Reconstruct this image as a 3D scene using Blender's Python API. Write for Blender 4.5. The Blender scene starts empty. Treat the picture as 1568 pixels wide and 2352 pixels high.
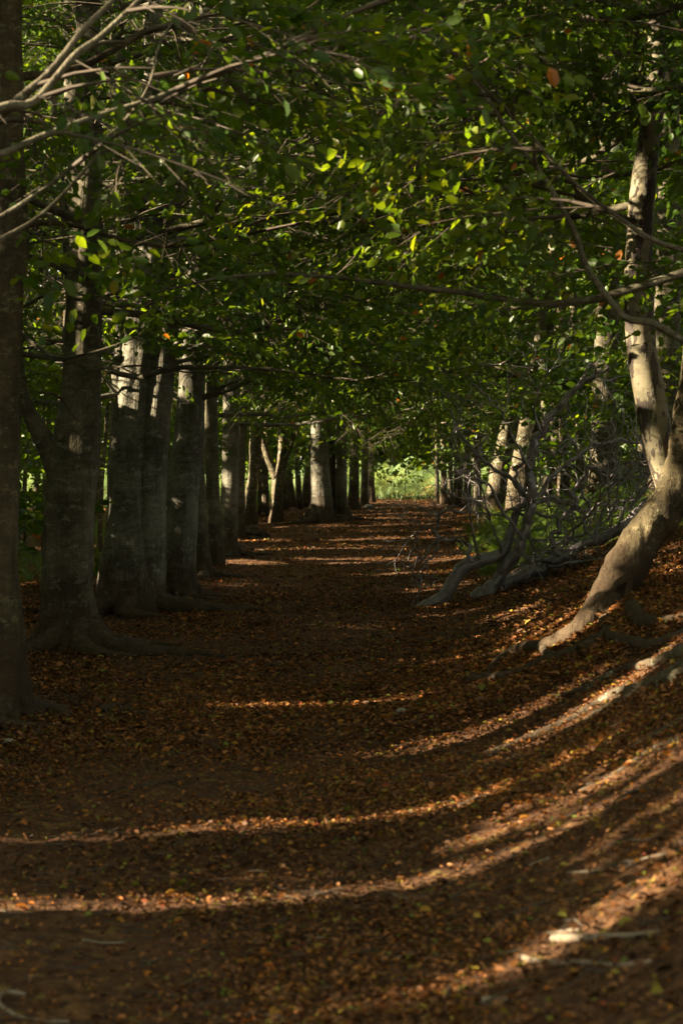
import bpy, math, random
import numpy as np
from mathutils import Vector

random.seed(7)
RNG = np.random.default_rng(11)
SC = bpy.context.scene
COL = SC.collection

# ------------------------------------------------------------------ camera
CH = 1.5                      # eye height
FPX = 4573.0                  # focal length in photo units (photo seen as 1568 x 2352)
CX, HY = 784.0, 1110.0        # principal column, horizon row
cd = bpy.data.cameras.new('camera'); cam = bpy.data.objects.new('camera', cd); COL.objects.link(cam)
cam.location = (0, 0, CH); cam.rotation_euler = (math.radians(90), 0, 0)
cd.sensor_fit = 'VERTICAL'; cd.sensor_height = 36; cd.sensor_width = 24; cd.lens = 70
cd.shift_y = -66 / 2352.0
cd.clip_end = 600; cd.clip_start = 0.1
cd.dof.use_dof = True; cd.dof.focus_distance = 21.0; cd.dof.aperture_fstop = 4.5
SC.camera = cam

# ------------------------------------------------------------------ light
EL = math.radians(20)
SDX, SDY = 1.0, 0.15                                   # plan direction in which sunlight travels
_n = math.hypot(SDX, SDY)
SUNV = np.array([SDX / _n * math.cos(EL), SDY / _n * math.cos(EL), -math.sin(EL)])
sl = bpy.data.lights.new('sun', 'SUN'); sl.energy = 5.0; sl.angle = math.radians(0.5); sl.color = (1.0, 0.80, 0.54)
so = bpy.data.objects.new('sun', sl); COL.objects.link(so)
so.rotation_euler = Vector(SUNV).to_track_quat('-Z', 'Y').to_euler()
W = bpy.data.worlds.new('World'); SC.world = W; W.use_nodes = True
wn = W.node_tree.nodes; sky = wn.new('ShaderNodeTexSky'); sky.sky_type = 'NISHITA'; sky.sun_disc = False
sky.sun_elevation = EL; sky.sun_rotation = math.atan2(-SUNV[0], -SUNV[1])
hs = wn.new('ShaderNodeHueSaturation'); hs.inputs['Saturation'].default_value = .3
W.node_tree.links.new(sky.outputs[0], hs.inputs['Color']); wt = wn.new('ShaderNodeMixRGB'); wt.blend_type = 'MULTIPLY'; wt.inputs[0].default_value = 1; wt.inputs[2].default_value = (1.0, .93, .76, 1)   # the camera's shade white balance
W.node_tree.links.new(hs.outputs[0], wt.inputs[1]); W.node_tree.links.new(wt.outputs[0], wn['Background'].inputs[0]); wn['Background'].inputs[1].default_value = 0.06
SC.view_settings.view_transform = 'Standard'; SC.view_settings.look = 'None'
SC.view_settings.exposure = 3.0; SC.view_settings.gamma = 1
SC.cycles.max_bounces = 6; SC.cycles.diffuse_bounces = 3; SC.cycles.transmission_bounces = 4

# ------------------------------------------------------------------ noise + terrain
def _h(i, j, k, s):
    n = (i * 374761393 + j * 668265263 + k * 2147483647 + s * 974634777) & 0xffffffff
    n = ((n ^ (n >> 13)) * 1274126177) & 0xffffffff
    return ((n ^ (n >> 16)) & 0xffff) / 65535.0
def vnoise(x, y, z=0.0, s=0):
    x, y, z = np.broadcast_arrays(np.asarray(x, float), y, z)
    i, j, k = (np.floor(v).astype(np.int64) for v in (x, y, z))
    f, g, h = x - i, y - j, z - k
    f, g, h = (v * v * (3 - 2 * v) for v in (f, g, h))
    r = 0
    for a in (0, 1):
        for b in (0, 1):
            for c in (0, 1):
                r = r + _h(i + a, j + b, k + c, s) * (f if a else 1 - f) * (g if b else 1 - g) * (h if c else 1 - h)
    return r * 2 - 1
def sstep(a, b, x):
    t = np.clip((x - a) / (b - a), 0, 1); return t * t * (3 - 2 * t)
def toe(Y):                                            # where the right-hand bank starts
    return -0.2 + (Y - 7.4) * 0.06
YK = [-50, 27, 35, 45, 50, 60, 66, 80, 200]; ZK = [0, 0, .2, .5, .65, .9, .95, .80, 1.4]
def gz(X, Y):
    X = np.asarray(X, float); Y = np.asarray(Y, float)
    z = np.interp(Y, YK, ZK)
    u = np.maximum(X - toe(np.clip(Y, 0, 62)), 0)
    k = .22 - .12 * sstep(14, 24, Y) - .03 * sstep(35, 58, Y)
    c = 1.8
    b = np.where(u < c, k * u * u, k * c * c + (u - c) * (.36 - .1 * sstep(20, 40, Y)))
    b = np.where(u > 6, k * c * c + 4.2 * (.36 - .1 * sstep(20, 40, Y)) + (u - 6) * .05, b)
    z = z + b * (1 - sstep(60, 72, Y))
    l = np.maximum(-X - 3.2 + .075 * np.clip(Y - 18, 0, 50), 0)   # the wood floor behind the row falls a little
    z = z - .05 * np.minimum(l, 6)
    z = z + .05 * vnoise(X * .45, Y * .45, 0, 3) + .02 * vnoise(X * 1.7, Y * 1.7, 0, 4)
    return z
def at(px, py):                                        # the ground point under a place in the photo
    a = (px - CX) / FPX; b = (HY - py) / FPX
    Y = np.geomspace(3.5, 160, 4000)
    d = CH + b * Y - gz(a * Y, Y)
    i = np.argmax(d < 0) if (d < 0).any() else len(Y) - 1
    return np.array([a * Y[i], Y[i], float(gz(a * Y[i], Y[i]))])
def P(px, py, d):                                      # a place in the photo at distance d
    return np.array([(px - CX) / FPX * d, d, CH + (HY - py) / FPX * d])

# ------------------------------------------------------------------ mesh building
class MB:
    def __init__(s): s.v = []; s.f = []; s.n = 0; s.m = []
    def add(s, v, f, mi=0):
        v = np.asarray(v, float); f = np.asarray(f, np.int64)
        s.v.append(v); s.f.append(f + s.n); s.m.append(np.full(len(f), mi)); s.n += len(v)
    def build(s, name, mats, parent=None, smooth=True):
        v = np.concatenate(s.v)
        base = np.array(parent.location) if parent is not None else np.zeros(3)
        return link_quads(name, v - base, np.concatenate(s.f), mats, parent, smooth, np.concatenate(s.m))
def link_quads(name, v, f, mats, parent=None, smooth=True, mi=None, rnd=None):
    me = bpy.data.meshes.new(name)
    nf, k = f.shape
    me.vertices.add(len(v)); me.vertices.foreach_set('co', np.ascontiguousarray(v, dtype=np.float32).ravel())
    me.loops.add(nf * k); me.loops.foreach_set('vertex_index', np.ascontiguousarray(f, dtype=np.int32).ravel())
    me.polygons.add(nf); me.polygons.foreach_set('loop_start', np.arange(0, nf * k, k, dtype=np.int32))
    if mi is not None: me.polygons.foreach_set('material_index', np.asarray(mi, dtype=np.int32))
    me.update(calc_edges=True)
    me.polygons.foreach_set('use_smooth', np.full(nf, bool(smooth)))
    if rnd is not None:
        at_ = me.attributes.new('tint', 'FLOAT', 'FACE'); at_.data.foreach_set('value', rnd.astype(np.float32))
    for m in (mats if isinstance(mats, (list, tuple)) else [mats]): me.materials.append(m)
    o = bpy.data.objects.new(name, me); COL.objects.link(o)
    if parent is not None: o.parent = parent
    return o
def spline(pts, n):
    pts = np.asarray(pts, float)
    if len(pts) == 2: return pts[0] + (pts[1] - pts[0]) * np.linspace(0, 1, n)[:, None]
    p = np.vstack([2 * pts[0] - pts[1], pts, 2 * pts[-1] - pts[-2]])
    t = np.linspace(0, len(pts) - 1 - 1e-9, n); i = t.astype(int); f = (t - i)[:, None]
    a, b, c, d = p[i], p[i + 1], p[i + 2], p[i + 3]
    return .5 * (2 * b + (c - a) * f + (2 * a - 5 * b + 4 * c - d) * f ** 2 + (3 * b - a - 3 * c + d) * f ** 3)
def tube(mb, pts, rad, seg=8, n=None, rough=0.0, rs=6.0, flare=None, mi=0, seed=0, smoothpath=True, cap=True):
    """tapering tube; rad per control point; rough = relative surface unevenness; flare=(height, amount, lobes)"""
    pts = np.asarray(pts, float); rad = np.asarray(rad, float)
    n = n or max(len(pts) * 4, 4)
    if smoothpath:
        c = spline(pts, n); r = np.interp(np.linspace(0, 1, n), np.linspace(0, 1, len(rad)), rad)
    else: c, r = pts, rad; n = len(pts)
    t = np.gradient(c, axis=0); t /= np.linalg.norm(t, axis=1)[:, None] + 1e-9
    ref = np.array([0., 0, 1]) if abs(t[0][2]) < .8 else np.array([1., 0, 0])
    u = np.cross(t[0], ref); u /= np.linalg.norm(u); U = [u]
    for k in range(1, n):
        u = u - t[k] * np.dot(u, t[k]); u /= np.linalg.norm(u); U.append(u)
    U = np.array(U); V = np.cross(t, U)
    a = np.linspace(0, 2 * math.pi, seg, endpoint=False)
    R = np.repeat(r[:, None], seg, 1)
    if flare:
        hh, am, lob = flare
        e = np.exp(-(c[:, 2] - c[0, 2]) / hh)[:, None]
        R = R * (1 + e * am * (.55 + .45 * np.cos(lob * a + seed)[None, :] + .25 * np.cos((lob + 2) * a + seed * 2.1)[None, :]))
        R = R * (1 + .08 * np.cos(3 * a + seed)[None, :] * (1 + 0 * e) + .06 * np.cos(7 * a + seed * 3 + .5 * np.sin(c[:, 2:3] * 1.3)) * (.5 + e))
    vv = c[:, None, :] + R[..., None] * (np.cos(a)[None, :, None] * U[:, None, :] + np.sin(a)[None, :, None] * V[:, None, :])
    if rough:
        q = vv.reshape(-1, 3)
        nz = .6 * vnoise(q[:, 0] * rs, q[:, 1] * rs, q[:, 2] * rs * .6, seed) + .4 * vnoise(q[:, 0] * rs * 2.7, q[:, 1] * rs * 2.7, q[:, 2] * rs * 1.5, seed + 1)
        nrm = (vv - c[:, None, :]).reshape(-1, 3)
        if flare:
            nz = nz * (1 + 3.2 * np.exp(-(q[:, 2] - c[0, 2]) / (flare[0] * 1.6)))
            kr = np.random.default_rng(seed + 5)
            for _ in range(16):                          # knots and healed branch scars
                z_ = int(kr.integers(n // 12, int(n * .6))); kp = vv[z_, int(kr.integers(seg))]; w_ = kr.uniform(.025, .06)
                dd_ = np.linalg.norm(q - kp, axis=1) / w_; nz = nz + kr.uniform(1.2, 3.2) * np.exp(-dd_ ** 2) - kr.uniform(1.5, 3) * np.exp(-(dd_ * 2.6) ** 2)
        vv = (q + nrm * (rough * nz)[:, None]).reshape(vv.shape)
    i = np.arange(n - 1)[:, None] * seg; j = np.arange(seg)[None, :]; j2 = (j + 1) % seg
    f = np.stack([i + j, i + j2, i + seg + j2, i + seg + j], -1).reshape(-1, 4)
    v = vv.reshape(-1, 3)
    if cap:
        m = len(v); v = np.vstack([v, c[:1], c[-1:] + t[-1:] * r[-1] * .5])
        jj = np.arange(0, seg - 1, 2)
        f0 = np.stack([np.full(len(jj), m), (jj + 2) % seg, jj + 1, jj], -1)
        o = (n - 1) * seg
        f1 = np.stack([np.full(len(jj), m + 1), o + jj, o + jj + 1, o + (jj + 2) % seg], -1)
        f = np.vstack([f, f0, f1])
    mb.add(v, f, mi)
    return c, r

def tag(o, label=None, cat=None, group=None, kind=None):
    if label: o['label'] = label
    if cat: o['category'] = cat
    if group: o['group'] = group
    if kind: o['kind'] = kind
    return o
def empty(name, loc, label, cat, group=None):
    o = bpy.data.objects.new(name, None); COL.objects.link(o); o.location = [float(x) for x in loc]
    o.empty_display_size = .3
    return tag(o, label, cat, group)

# ------------------------------------------------------------------ materials
def mat(name):
    m = bpy.data.materials.new(name); m.use_nodes = True
    nt = m.node_tree; b = nt.nodes['Principled BSDF']
    return m, nt, b
def node(nt, t, **k):
    n = nt.nodes.new(t)
    for a, v in k.items(): setattr(n, a, v)
    return n
def mapped(nt, scale, src='Object'):
    tc = node(nt, 'ShaderNodeTexCoord'); mp = node(nt, 'ShaderNodeMapping'); mp.inputs['Scale'].default_value = scale
    nt.links.new(tc.outputs[src], mp.inputs['Vector']); return mp.outputs[0]
def noise(nt, vec, scale, detail=5, rough=.6):
    n = node(nt, 'ShaderNodeTexNoise'); n.inputs['Scale'].default_value = scale; n.inputs['Detail'].default_value = detail
    n.inputs['Roughness'].default_value = rough; nt.links.new(vec, n.inputs['Vector']); return n.outputs['Fac']
def ramp(nt, fac, stops, interp='LINEAR'):
    r = node(nt, 'ShaderNodeValToRGB'); r.color_ramp.interpolation = interp
    e = r.color_ramp.elements
    while len(e) > 1: e.remove(e[-1])
    e[0].position = stops[0][0]; e[0].color = (*stops[0][1], 1)
    for p, c in stops[1:]:
        x = e.new(p); x.color = (*c, 1)
    nt.links.new(fac, r.inputs[0]); return r.outputs[0]
def mix(nt, fac, a, b, mode='MIX'):
    m = node(nt, 'ShaderNodeMixRGB', blend_type=mode)
    for s, v in ((0, fac), (1, a), (2, b)):
        if isinstance(v, (int, float)): m.inputs[s].default_value = v
        elif isinstance(v, tuple): m.inputs[s].default_value = (*v, 1)
        else: nt.links.new(v, m.inputs[s])
    return m.outputs[0]
def bump(nt, b, h, strength, dist, prev=None):
    n = node(nt, 'ShaderNodeBump'); n.inputs['Strength'].default_value = strength; n.inputs['Distance'].default_value = dist
    nt.links.new(h, n.inputs['Height'])
    if prev is not None: nt.links.new(prev, n.inputs['Normal'])
    nt.links.new(n.outputs[0], b.inputs['Normal']); return n.outputs[0]

def addv(nt, a, v):
    n = node(nt, 'ShaderNodeMath', operation='ADD'); nt.links.new(a, n.inputs[0]); n.inputs[1].default_value = v; return n.outputs[0]
def bark_mat(name, light, dark, moss, mossy=.5, lichen=(.34, .35, .28)):
    m, nt, b = mat(name)
    v1 = mapped(nt, (1, 1, 1)); vl = mapped(nt, (4, 4, 17)); vv = mapped(nt, (16, 16, 2.2))
    big = noise(nt, v1, 2.2, 5, .65); len_ = noise(nt, vl, 1.6, 4, .6); ver = noise(nt, vv, 1.2, 4, .6); fine = noise(nt, v1, 34, 4, .7)
    c = ramp(nt, big, [(.38, dark), (.58, light)])
    c = mix(nt, ramp(nt, len_, [(.56, (0, 0, 0)), (.68, (.55, .55, .55))]), c, tuple(x * .5 for x in dark))
    c = mix(nt, ramp(nt, ver, [(.55, (0, 0, 0)), (.72, (.5, .5, .5))]), c, tuple(x * .4 for x in dark))
    c = mix(nt, ramp(nt, noise(nt, v1, 1.3, 6, .7), [(.5 - .1 * mossy, (0, 0, 0)), (.66, (mossy, mossy, mossy))]), c, moss)
    c = mix(nt, ramp(nt, noise(nt, mapped(nt, (1, 1, 1.8)), 8, 8, .8), [(.54, (0, 0, 0)), (.6, (.8, .8, .8))]), c, lichen)
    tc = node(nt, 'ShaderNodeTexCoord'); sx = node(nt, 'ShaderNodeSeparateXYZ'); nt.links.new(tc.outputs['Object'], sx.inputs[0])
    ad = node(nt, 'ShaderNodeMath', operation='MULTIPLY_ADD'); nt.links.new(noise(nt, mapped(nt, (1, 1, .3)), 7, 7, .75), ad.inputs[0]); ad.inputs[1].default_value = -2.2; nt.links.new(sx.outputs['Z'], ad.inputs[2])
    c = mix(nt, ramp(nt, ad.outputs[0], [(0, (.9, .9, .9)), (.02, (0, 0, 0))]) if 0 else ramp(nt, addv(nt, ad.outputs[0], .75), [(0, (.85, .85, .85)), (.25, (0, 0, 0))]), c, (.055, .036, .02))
    c = mix(nt, .5, c, ramp(nt, fine, [(.3, (.35, .35, .35)), (.7, (1.2, 1.2, 1.2))]), 'MULTIPLY')
    nt.links.new(c, b.inputs['Base Color']); b.inputs['Roughness'].default_value = .85; b.inputs['Specular IOR Level'].default_value = .25
    p = bump(nt, b, big, .7, .05); p = bump(nt, b, ver, .8, .025, p); p = bump(nt, b, len_, .35, .012, p); bump(nt, b, fine, .9, .012, p)
    return m
M = {}
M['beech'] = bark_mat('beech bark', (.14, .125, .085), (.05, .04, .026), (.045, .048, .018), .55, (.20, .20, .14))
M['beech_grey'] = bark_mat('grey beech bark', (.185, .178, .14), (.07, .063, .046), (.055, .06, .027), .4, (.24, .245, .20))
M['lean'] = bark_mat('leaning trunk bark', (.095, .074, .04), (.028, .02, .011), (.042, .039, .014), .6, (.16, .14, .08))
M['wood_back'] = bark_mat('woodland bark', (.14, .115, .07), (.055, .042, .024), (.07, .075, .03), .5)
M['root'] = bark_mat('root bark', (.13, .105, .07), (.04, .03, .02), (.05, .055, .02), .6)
def birch():
    m, nt, b = mat('birch bark')
    v1 = mapped(nt, (1, 1, 1)); vs = mapped(nt, (10, 10, 4.2)); vl = mapped(nt, (5, 5, 40))
    base = ramp(nt, noise(nt, v1, 3, 5, .6), [(.3, (.085, .074, .040)), (.65, (.18, .16, .098))])
    base = mix(nt, ramp(nt, noise(nt, vl, 1.5, 4), [(.55, (0, 0, 0)), (.68, (.8, .8, .8))]), base, (.10, .075, .045))
    scar = ramp(nt, noise(nt, vs, 1.25, 7, .62), [(.50, (0, 0, 0)), (.53, (1, 1, 1))])
    c = mix(nt, scar, base, (.030, .020, .013))
    c = mix(nt, ramp(nt, noise(nt, v1, 1.6, 5, .7), [(.5, (0, 0, 0)), (.7, (.6, .6, .6))]), c, (.10, .095, .04))
    nt.links.new(c, b.inputs['Base Color']); b.inputs['Roughness'].default_value = .75
    p = bump(nt, b, scar, .8, .012); p = bump(nt, b, noise(nt, vl, 1.5, 5), .4, .006, p); bump(nt, b, noise(nt, v1, 40, 4), .4, .004, p)
    return m
M['birch'] = birch()
def dead():
    m, nt, b = mat('dead wood')
    v1 = mapped(nt, (1, 1, 1))
    c = ramp(nt, noise(nt, v1, 6, 6, .65), [(.3, (.07, .06, .06)), (.6, (.22, .20, .215)), (.75, (.36, .34, .37))])
    c = mix(nt, ramp(nt, noise(nt, v1, 2.5, 4), [(.5, (0, 0, 0)), (.66, (.7, .7, .7))]), c, (.06, .05, .035))
    nt.links.new(c, b.inputs['Base Color']); b.inputs['Roughness'].default_value = .3; b.inputs['Specular IOR Level'].default_value = .8
    p = bump(nt, b, noise(nt, v1, 9, 5), .5, .012); bump(nt, b, noise(nt, v1, 60, 4), .4, .003, p)
    return m
M['dead'] = dead()
def leafmat(name, stops, trans, tstr=.45, rough=.42, spec=.4):
    m, nt, b = mat(name)
    a = node(nt, 'ShaderNodeAttribute', attribute_name='tint')
    c = ramp(nt, a.outputs['Fac'], stops)
    nt.links.new(c, b.inputs['Base Color']); b.inputs['Roughness'].default_value = rough; b.inputs['Specular IOR Level'].default_value = spec
    tr = node(nt, 'ShaderNodeBsdfTranslucent')
    nt.links.new(mix(nt, 1.0, c, trans, 'MULTIPLY'), tr.inputs[0])
    ms = node(nt, 'ShaderNodeMixShader'); ms.inputs[0].default_value = tstr
    nt.links.new(b.outputs[0], ms.inputs[1]); nt.links.new(tr.outputs[0], ms.inputs[2])
    nt.links.new(ms.outputs[0], nt.nodes['Material Output'].inputs['Surface'])
    return m
M['leaf'] = leafmat('beech leaves', [(0, (.014, .042, .004)), (.35, (.029, .070, .005)), (.7, (.060, .108, .007)), (.93, (.12, .145, .010)), (.965, (.17, .13, .018)), (1, (.20, .08, .015))], (4.0, 3.0, .9))
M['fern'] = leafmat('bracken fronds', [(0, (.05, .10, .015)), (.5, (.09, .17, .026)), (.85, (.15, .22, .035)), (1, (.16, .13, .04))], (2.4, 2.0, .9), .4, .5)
M['fernlit'] = leafmat('clearing bracken lit', [(0, (.11, .18, .07)), (.5, (.19, .29, .12)), (.85, (.27, .33, .13)), (1, (.42, .32, .14))], (1.7, 1.5, 1.0), .4, .5)  # paler bracken copy: the clearing's sunlight is lifted into its colour
M['litter'] = leafmat('leaf litter', [(0, (.03, .014, .007)), (.3, (.08, .037, .015)), (.52, (.17, .074, .026)), (.72, (.34, .155, .055)), (.82, (.38, .12, .012)), (.9, (.28, .20, .03)), (.97, (.10, .15, .02)), (1, (.25, .04, .02))], (1.4, 1.2, .8), .18, .6)
M['litter'].node_tree.nodes['Principled BSDF'].inputs['Specular IOR Level'].default_value = .3
def ground():
    m, nt, b = mat('woodland soil')
    v = mapped(nt, (1, 1, 1))
    vo = node(nt, 'ShaderNodeTexVoronoi'); vo.inputs['Scale'].default_value = 26; nt.links.new(v, vo.inputs['Vector'])
    vf = node(nt, 'ShaderNodeTexVoronoi'); vf.inputs['Scale'].default_value = 70; nt.links.new(v, vf.inputs['Vector'])
    hue = node(nt, 'ShaderNodeSeparateColor'); nt.links.new(vo.outputs['Color'], hue.inputs[0])
    c1 = ramp(nt, hue.outputs[0], [(0, (.035, .020, .012)), (.4, (.085, .045, .022)), (.7, (.14, .07, .03)), (.92, (.21, .11, .045)), (1, (.22, .17, .04))])
    soil = ramp(nt, noise(nt, v, 30, 6, .75), [(.3, (.04, .020, .011)), (.7, (.17, .085, .048))])
    c = mix(nt, ramp(nt, noise(nt, v, .9, 5, .6), [(.38, (.15, .15, .15)), (.6, (.8, .8, .8))]), soil, c1)
    hf = node(nt, 'ShaderNodeSeparateColor'); nt.links.new(vf.outputs['Color'], hf.inputs[0])
    c = mix(nt, .5, c, ramp(nt, hf.outputs[0], [(0, (.5, .5, .5)), (1, (1.3, 1.3, 1.3))]), 'MULTIPLY')
    nt.links.new(c, b.inputs['Base Color']); b.inputs['Roughness'].default_value = .9; b.inputs['Specular IOR Level'].default_value = .15
    p = bump(nt, b, hue.outputs[1], .9, .02); p = bump(nt, b, hf.outputs[1], .9, .010, p); bump(nt, b, noise(nt, v, 18, 6, .8), .8, .03, p)
    return m
M['ground'] = ground()
def simple(name, a, b_, sc=20, rough=.8):
    m, nt, b = mat(name); v = mapped(nt, (1, 1, 1))
    n = noise(nt, v, sc, 5, .7)
    nt.links.new(ramp(nt, n, [(.3, a), (.7, b_)]), b.inputs['Base Color']); b.inputs['Roughness'].default_value = rough
    bump(nt, b, n, .5, .005); return m
M['twig'] = simple('twig bark', (.030, .022, .014), (.085, .064, .042), 8)
M['stick'] = simple('dry stick', (.10, .075, .05), (.26, .21, .15), 25)

# ------------------------------------------------------------------ ground sheet
def make_ground():
    ys = np.concatenate([np.linspace(-60, 3, 40)[:-1], np.geomspace(3, 90, 900), np.linspace(92, 300, 40)])
    t = np.linspace(-1, 1, 421); xs = np.sign(t) * (5 * np.abs(t) + 95 * np.abs(t) ** 5)
    X, Y = np.meshgrid(xs, ys)
    Z = gz(X, Y) + (.012 * vnoise(X * 7, Y * 7, 0, 8) + .008 * vnoise(X * 17, Y * 17, 0, 9)) * (Y > 0)
    n, m = X.shape; i = np.arange(n - 1)[:, None] * m; j = np.arange(m - 1)[None]
    f = np.stack([i + j, i + j + 1, i + m + j + 1, i + m + j], -1).reshape(-1, 4)
    o = link_quads('ground', np.stack([X, Y, Z], -1).reshape(-1, 3), f, M['ground'])
    tag(o, 'brown woodland floor rising into a bank on the right', None, None, 'structure')
make_ground()

# ------------------------------------------------------------------ where sunlight comes through the leaves
# (y row on the level floor in the photo, half width in rows, leftmost x, rightmost x in metres)
def srow(y): return 1.5 * FPX / (y - HY)
STREAK = []                                             # (s centre, half width, xmin, xmax)
def st(s, hw, x0, x1): STREAK.append((s, hw, x0, x1))
TANS = SUNV[2] / math.hypot(SUNV[0], SUNV[1])           # negative
SLP = SDY / SDX
for y, hw, x0, x1 in [(2052, 7, -3, 2.2), (2000, 6, .2, 2.2), (2068, 4, -2, .2), (1906, 5, -2, .9), (1893, 5, .3, 2.2), (1835, 4, .5, 3), (1805, 4, .9, 3), (1758, 4, .1, 3),
                      (1728, 5, -.6, 2.5), (1790, 5, .7, 3), (1622, 3, -1.2, .5), (2175, 2, .6, 2), (2235, 2, .5, 2), (2290, 2, .4, 2), (2345, 3, -.8, 2), (2390, 3, .4, 2), (2430, 4, .6, 2)]:
    d = srow(y); st(d, hw * d * d / (1.5 * FPX), x0, x1)
for d, hw, x0, x1 in [(14.1, .10, 1.2, 3), (14.7, .08, 1.4, 3), (15.6, .08, 1.6, 3), (17.5, .06, .8, 2.4), (20, .05, 1, 2.6), (24.8, .06, 1.4, 3), (28.3, .08, .8, 3.4), (29.2, .08, .4, 3.4), (31.2, .12, -.3, 3.4), (31.9, .16, -.6, 3.4), (33.6, .07, -.3, 3.5), (34.3, .2, -.8, 3.8),
                      (36.6, .14, -1.2, 3.8), (38.2, .1, .3, 3.8), (40.6, .12, .3, 4), (43, .12, .5, 4), (46.2, .3, -.8, 2.5), (49.5, .15, 1, 4), (52, .25, .5, 4), (57, .3, 1, 4), (62, .8, 0, 5)]:
    st(d, hw, x0, x1)
_r = np.random.default_rng(77)
for s0, hw, x0, x1 in list(STREAK):
    for _ in range(2):
        a_ = _r.uniform(x0 - .3, x1 - .5); STREAK.append((s0 + _r.choice([-1, 1]) * _r.uniform(.12, .34) * (1 + s0 / 30), _r.uniform(.0, .04) * (1 + s0 / 20), a_, a_ + _r.uniform(.4, 1.6)))
for d, hw, x0, x1 in [(22.5, .10, -7, -3.8), (26, .15, -9, -4), (31, .2, -10, -4.5), (36, .3, -10, -4), (42, .6, -11, -3.5), (33, .3, 4, 7), (37, .4, 4, 7.5), (29.5, .2, 3.4, 5.5)]: st(d, hw, x0, x1)
STREAK = np.array(STREAK); STREAK[:, 1] = STREAK[:, 1] * np.where(STREAK[:, 0] > 27, .72, 1.0) + .042
BEAM = []                                               # (point, radius): shafts that reach a stem or a leafy spot
def beam(px, py, d, r): BEAM.append((P(px, py, d), r))
D2, DL, DF, DP, DQ = 18.1, 13.8, 48.1, 43.9, 40.5
for a in [(165, 690, D2, .26), (160, 620, D2, .14), (180, 580, D2, .06), (1510, 130, 14, .24), (1466, 780, 14, .09), (1485, 900, 14, .12), (1500, 1040, 14, .08), (1385, 1350, DL, .15), (1362, 1410, DL, .1), (1425, 1290, DL, .09), (1465, 1190, DL, .16), (1530, 1110, DL, .1), (1290, 1470, 13.7, .2),
          (250, 1160, 23.3, .10), (238, 1330, 23.3, .1), (628, 1075, DF, .75), (612, 1040, DF, .4), (650, 1040, DF, .35), (635, 1120, DF, .3), (575, 1110, 47.8, .35), (566, 1180, 47.8, .4), (785, 1140, 48.3, .25), (1145, 1060, DP, .7), (1150, 980, DP, .4), (1195, 1110, DQ, .6), (1205, 1000, DQ, .35), (1190, 1170, DQ, .4),
          (0, 620, 13, .15), (0, 100, 13, .25), (40, 1180, 13, .05), (105, 1180, 33, .6), (235, 1200, 36, .4), (375, 1190, 40, .5), (190, 130, 8.5, .16), (110, 190, 8.5, .14), (30, 350, 8.35, .16), (130, 303, 8.4, .12), (240, 262, 8.5, .1), (330, 235, 8.55, .1), (450, 185, 8.65, .1), (600, 130, 8.75, .12), (240, 330, 8.5, .1), (120, 420, 8.4, .1), (170, 420, 8.6, .1), (40, 500, 8.4, .1), (310, 20, 8.5, .14), (280, 290, 8.7, .1), (90, 60, 12, .2), (1480, 1470, 13.5, .2), (530, 1050, 35, .10), (470, 1180, 30, .1), (660, 1100, 60, .5), (860, 1155, 57, .4)]:
    beam(*a)
def sun_keep(c, r):
    """False for leaves that would stand in one of the shafts"""
    k = np.ones(len(c), bool)
    s = c[:, 1] - SLP * c[:, 0]; xh = c[:, 0] + (c[:, 2] - .2) / -TANS
    for q_, (s0, hw, x0, x1) in enumerate(STREAK):
        near = np.abs(s - s0) < hw * 1.6 + .15
        if not near.any(): continue
        xx = xh[near]; w_ = hw * (1.1 + .6 * vnoise(xx * 1.3, q_ * 3.7, 0, 61)); c_ = s0 + (.03 + .15 * hw) * vnoise(xx * .7, q_ * 2.3, 0, 62)
        hit = (np.abs(s[near] - c_) < w_) & (xx > x0) & (xx < x1)
        ii = np.nonzero(near)[0][hit]; k[ii] = False
    for p, rr in BEAM:
        d = c - p; t = d @ SUNV; q = d - t[:, None] * SUNV
        k &= ~((t < 0) & ((q ** 2).sum(1) < (rr) ** 2))
    # small shafts scattered over the canopy, each ending somewhere among the leaves
    z0 = c[:, 2] - TANS * c[:, 0]; CS = .42
    for lay in range(2):
        i = np.floor(s / CS + .5 * lay).astype(np.int64); j = np.floor(z0 / CS + .5 * lay).astype(np.int64)
        h = [_h(i, j, lay, q) for q in (41, 42, 43, 44, 45)]
        cs = (i + .25 + .5 * h[0] - .5 * lay) * CS; cz = (j + .25 + .5 * h[1] - .5 * lay) * CS
        rad = .07 + .13 * h[2]; xe = toe(c[:, 1]) - 4.2 + 6.5 * h[3]
        k &= ~(((h[4] < .78) & (z0 > 1.7) | (h[4] < .16) & (z0 > .35)) & (np.hypot(s - cs, z0 - cz) < rad) & (c[:, 0] < xe))
    k |= r.random(len(c)) < .008
    k &= ~((s > 65) & (s < 94) & (z0 < 9) & (c[:, 0] < 14) & (c[:, 1] > 60))
    return k

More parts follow.
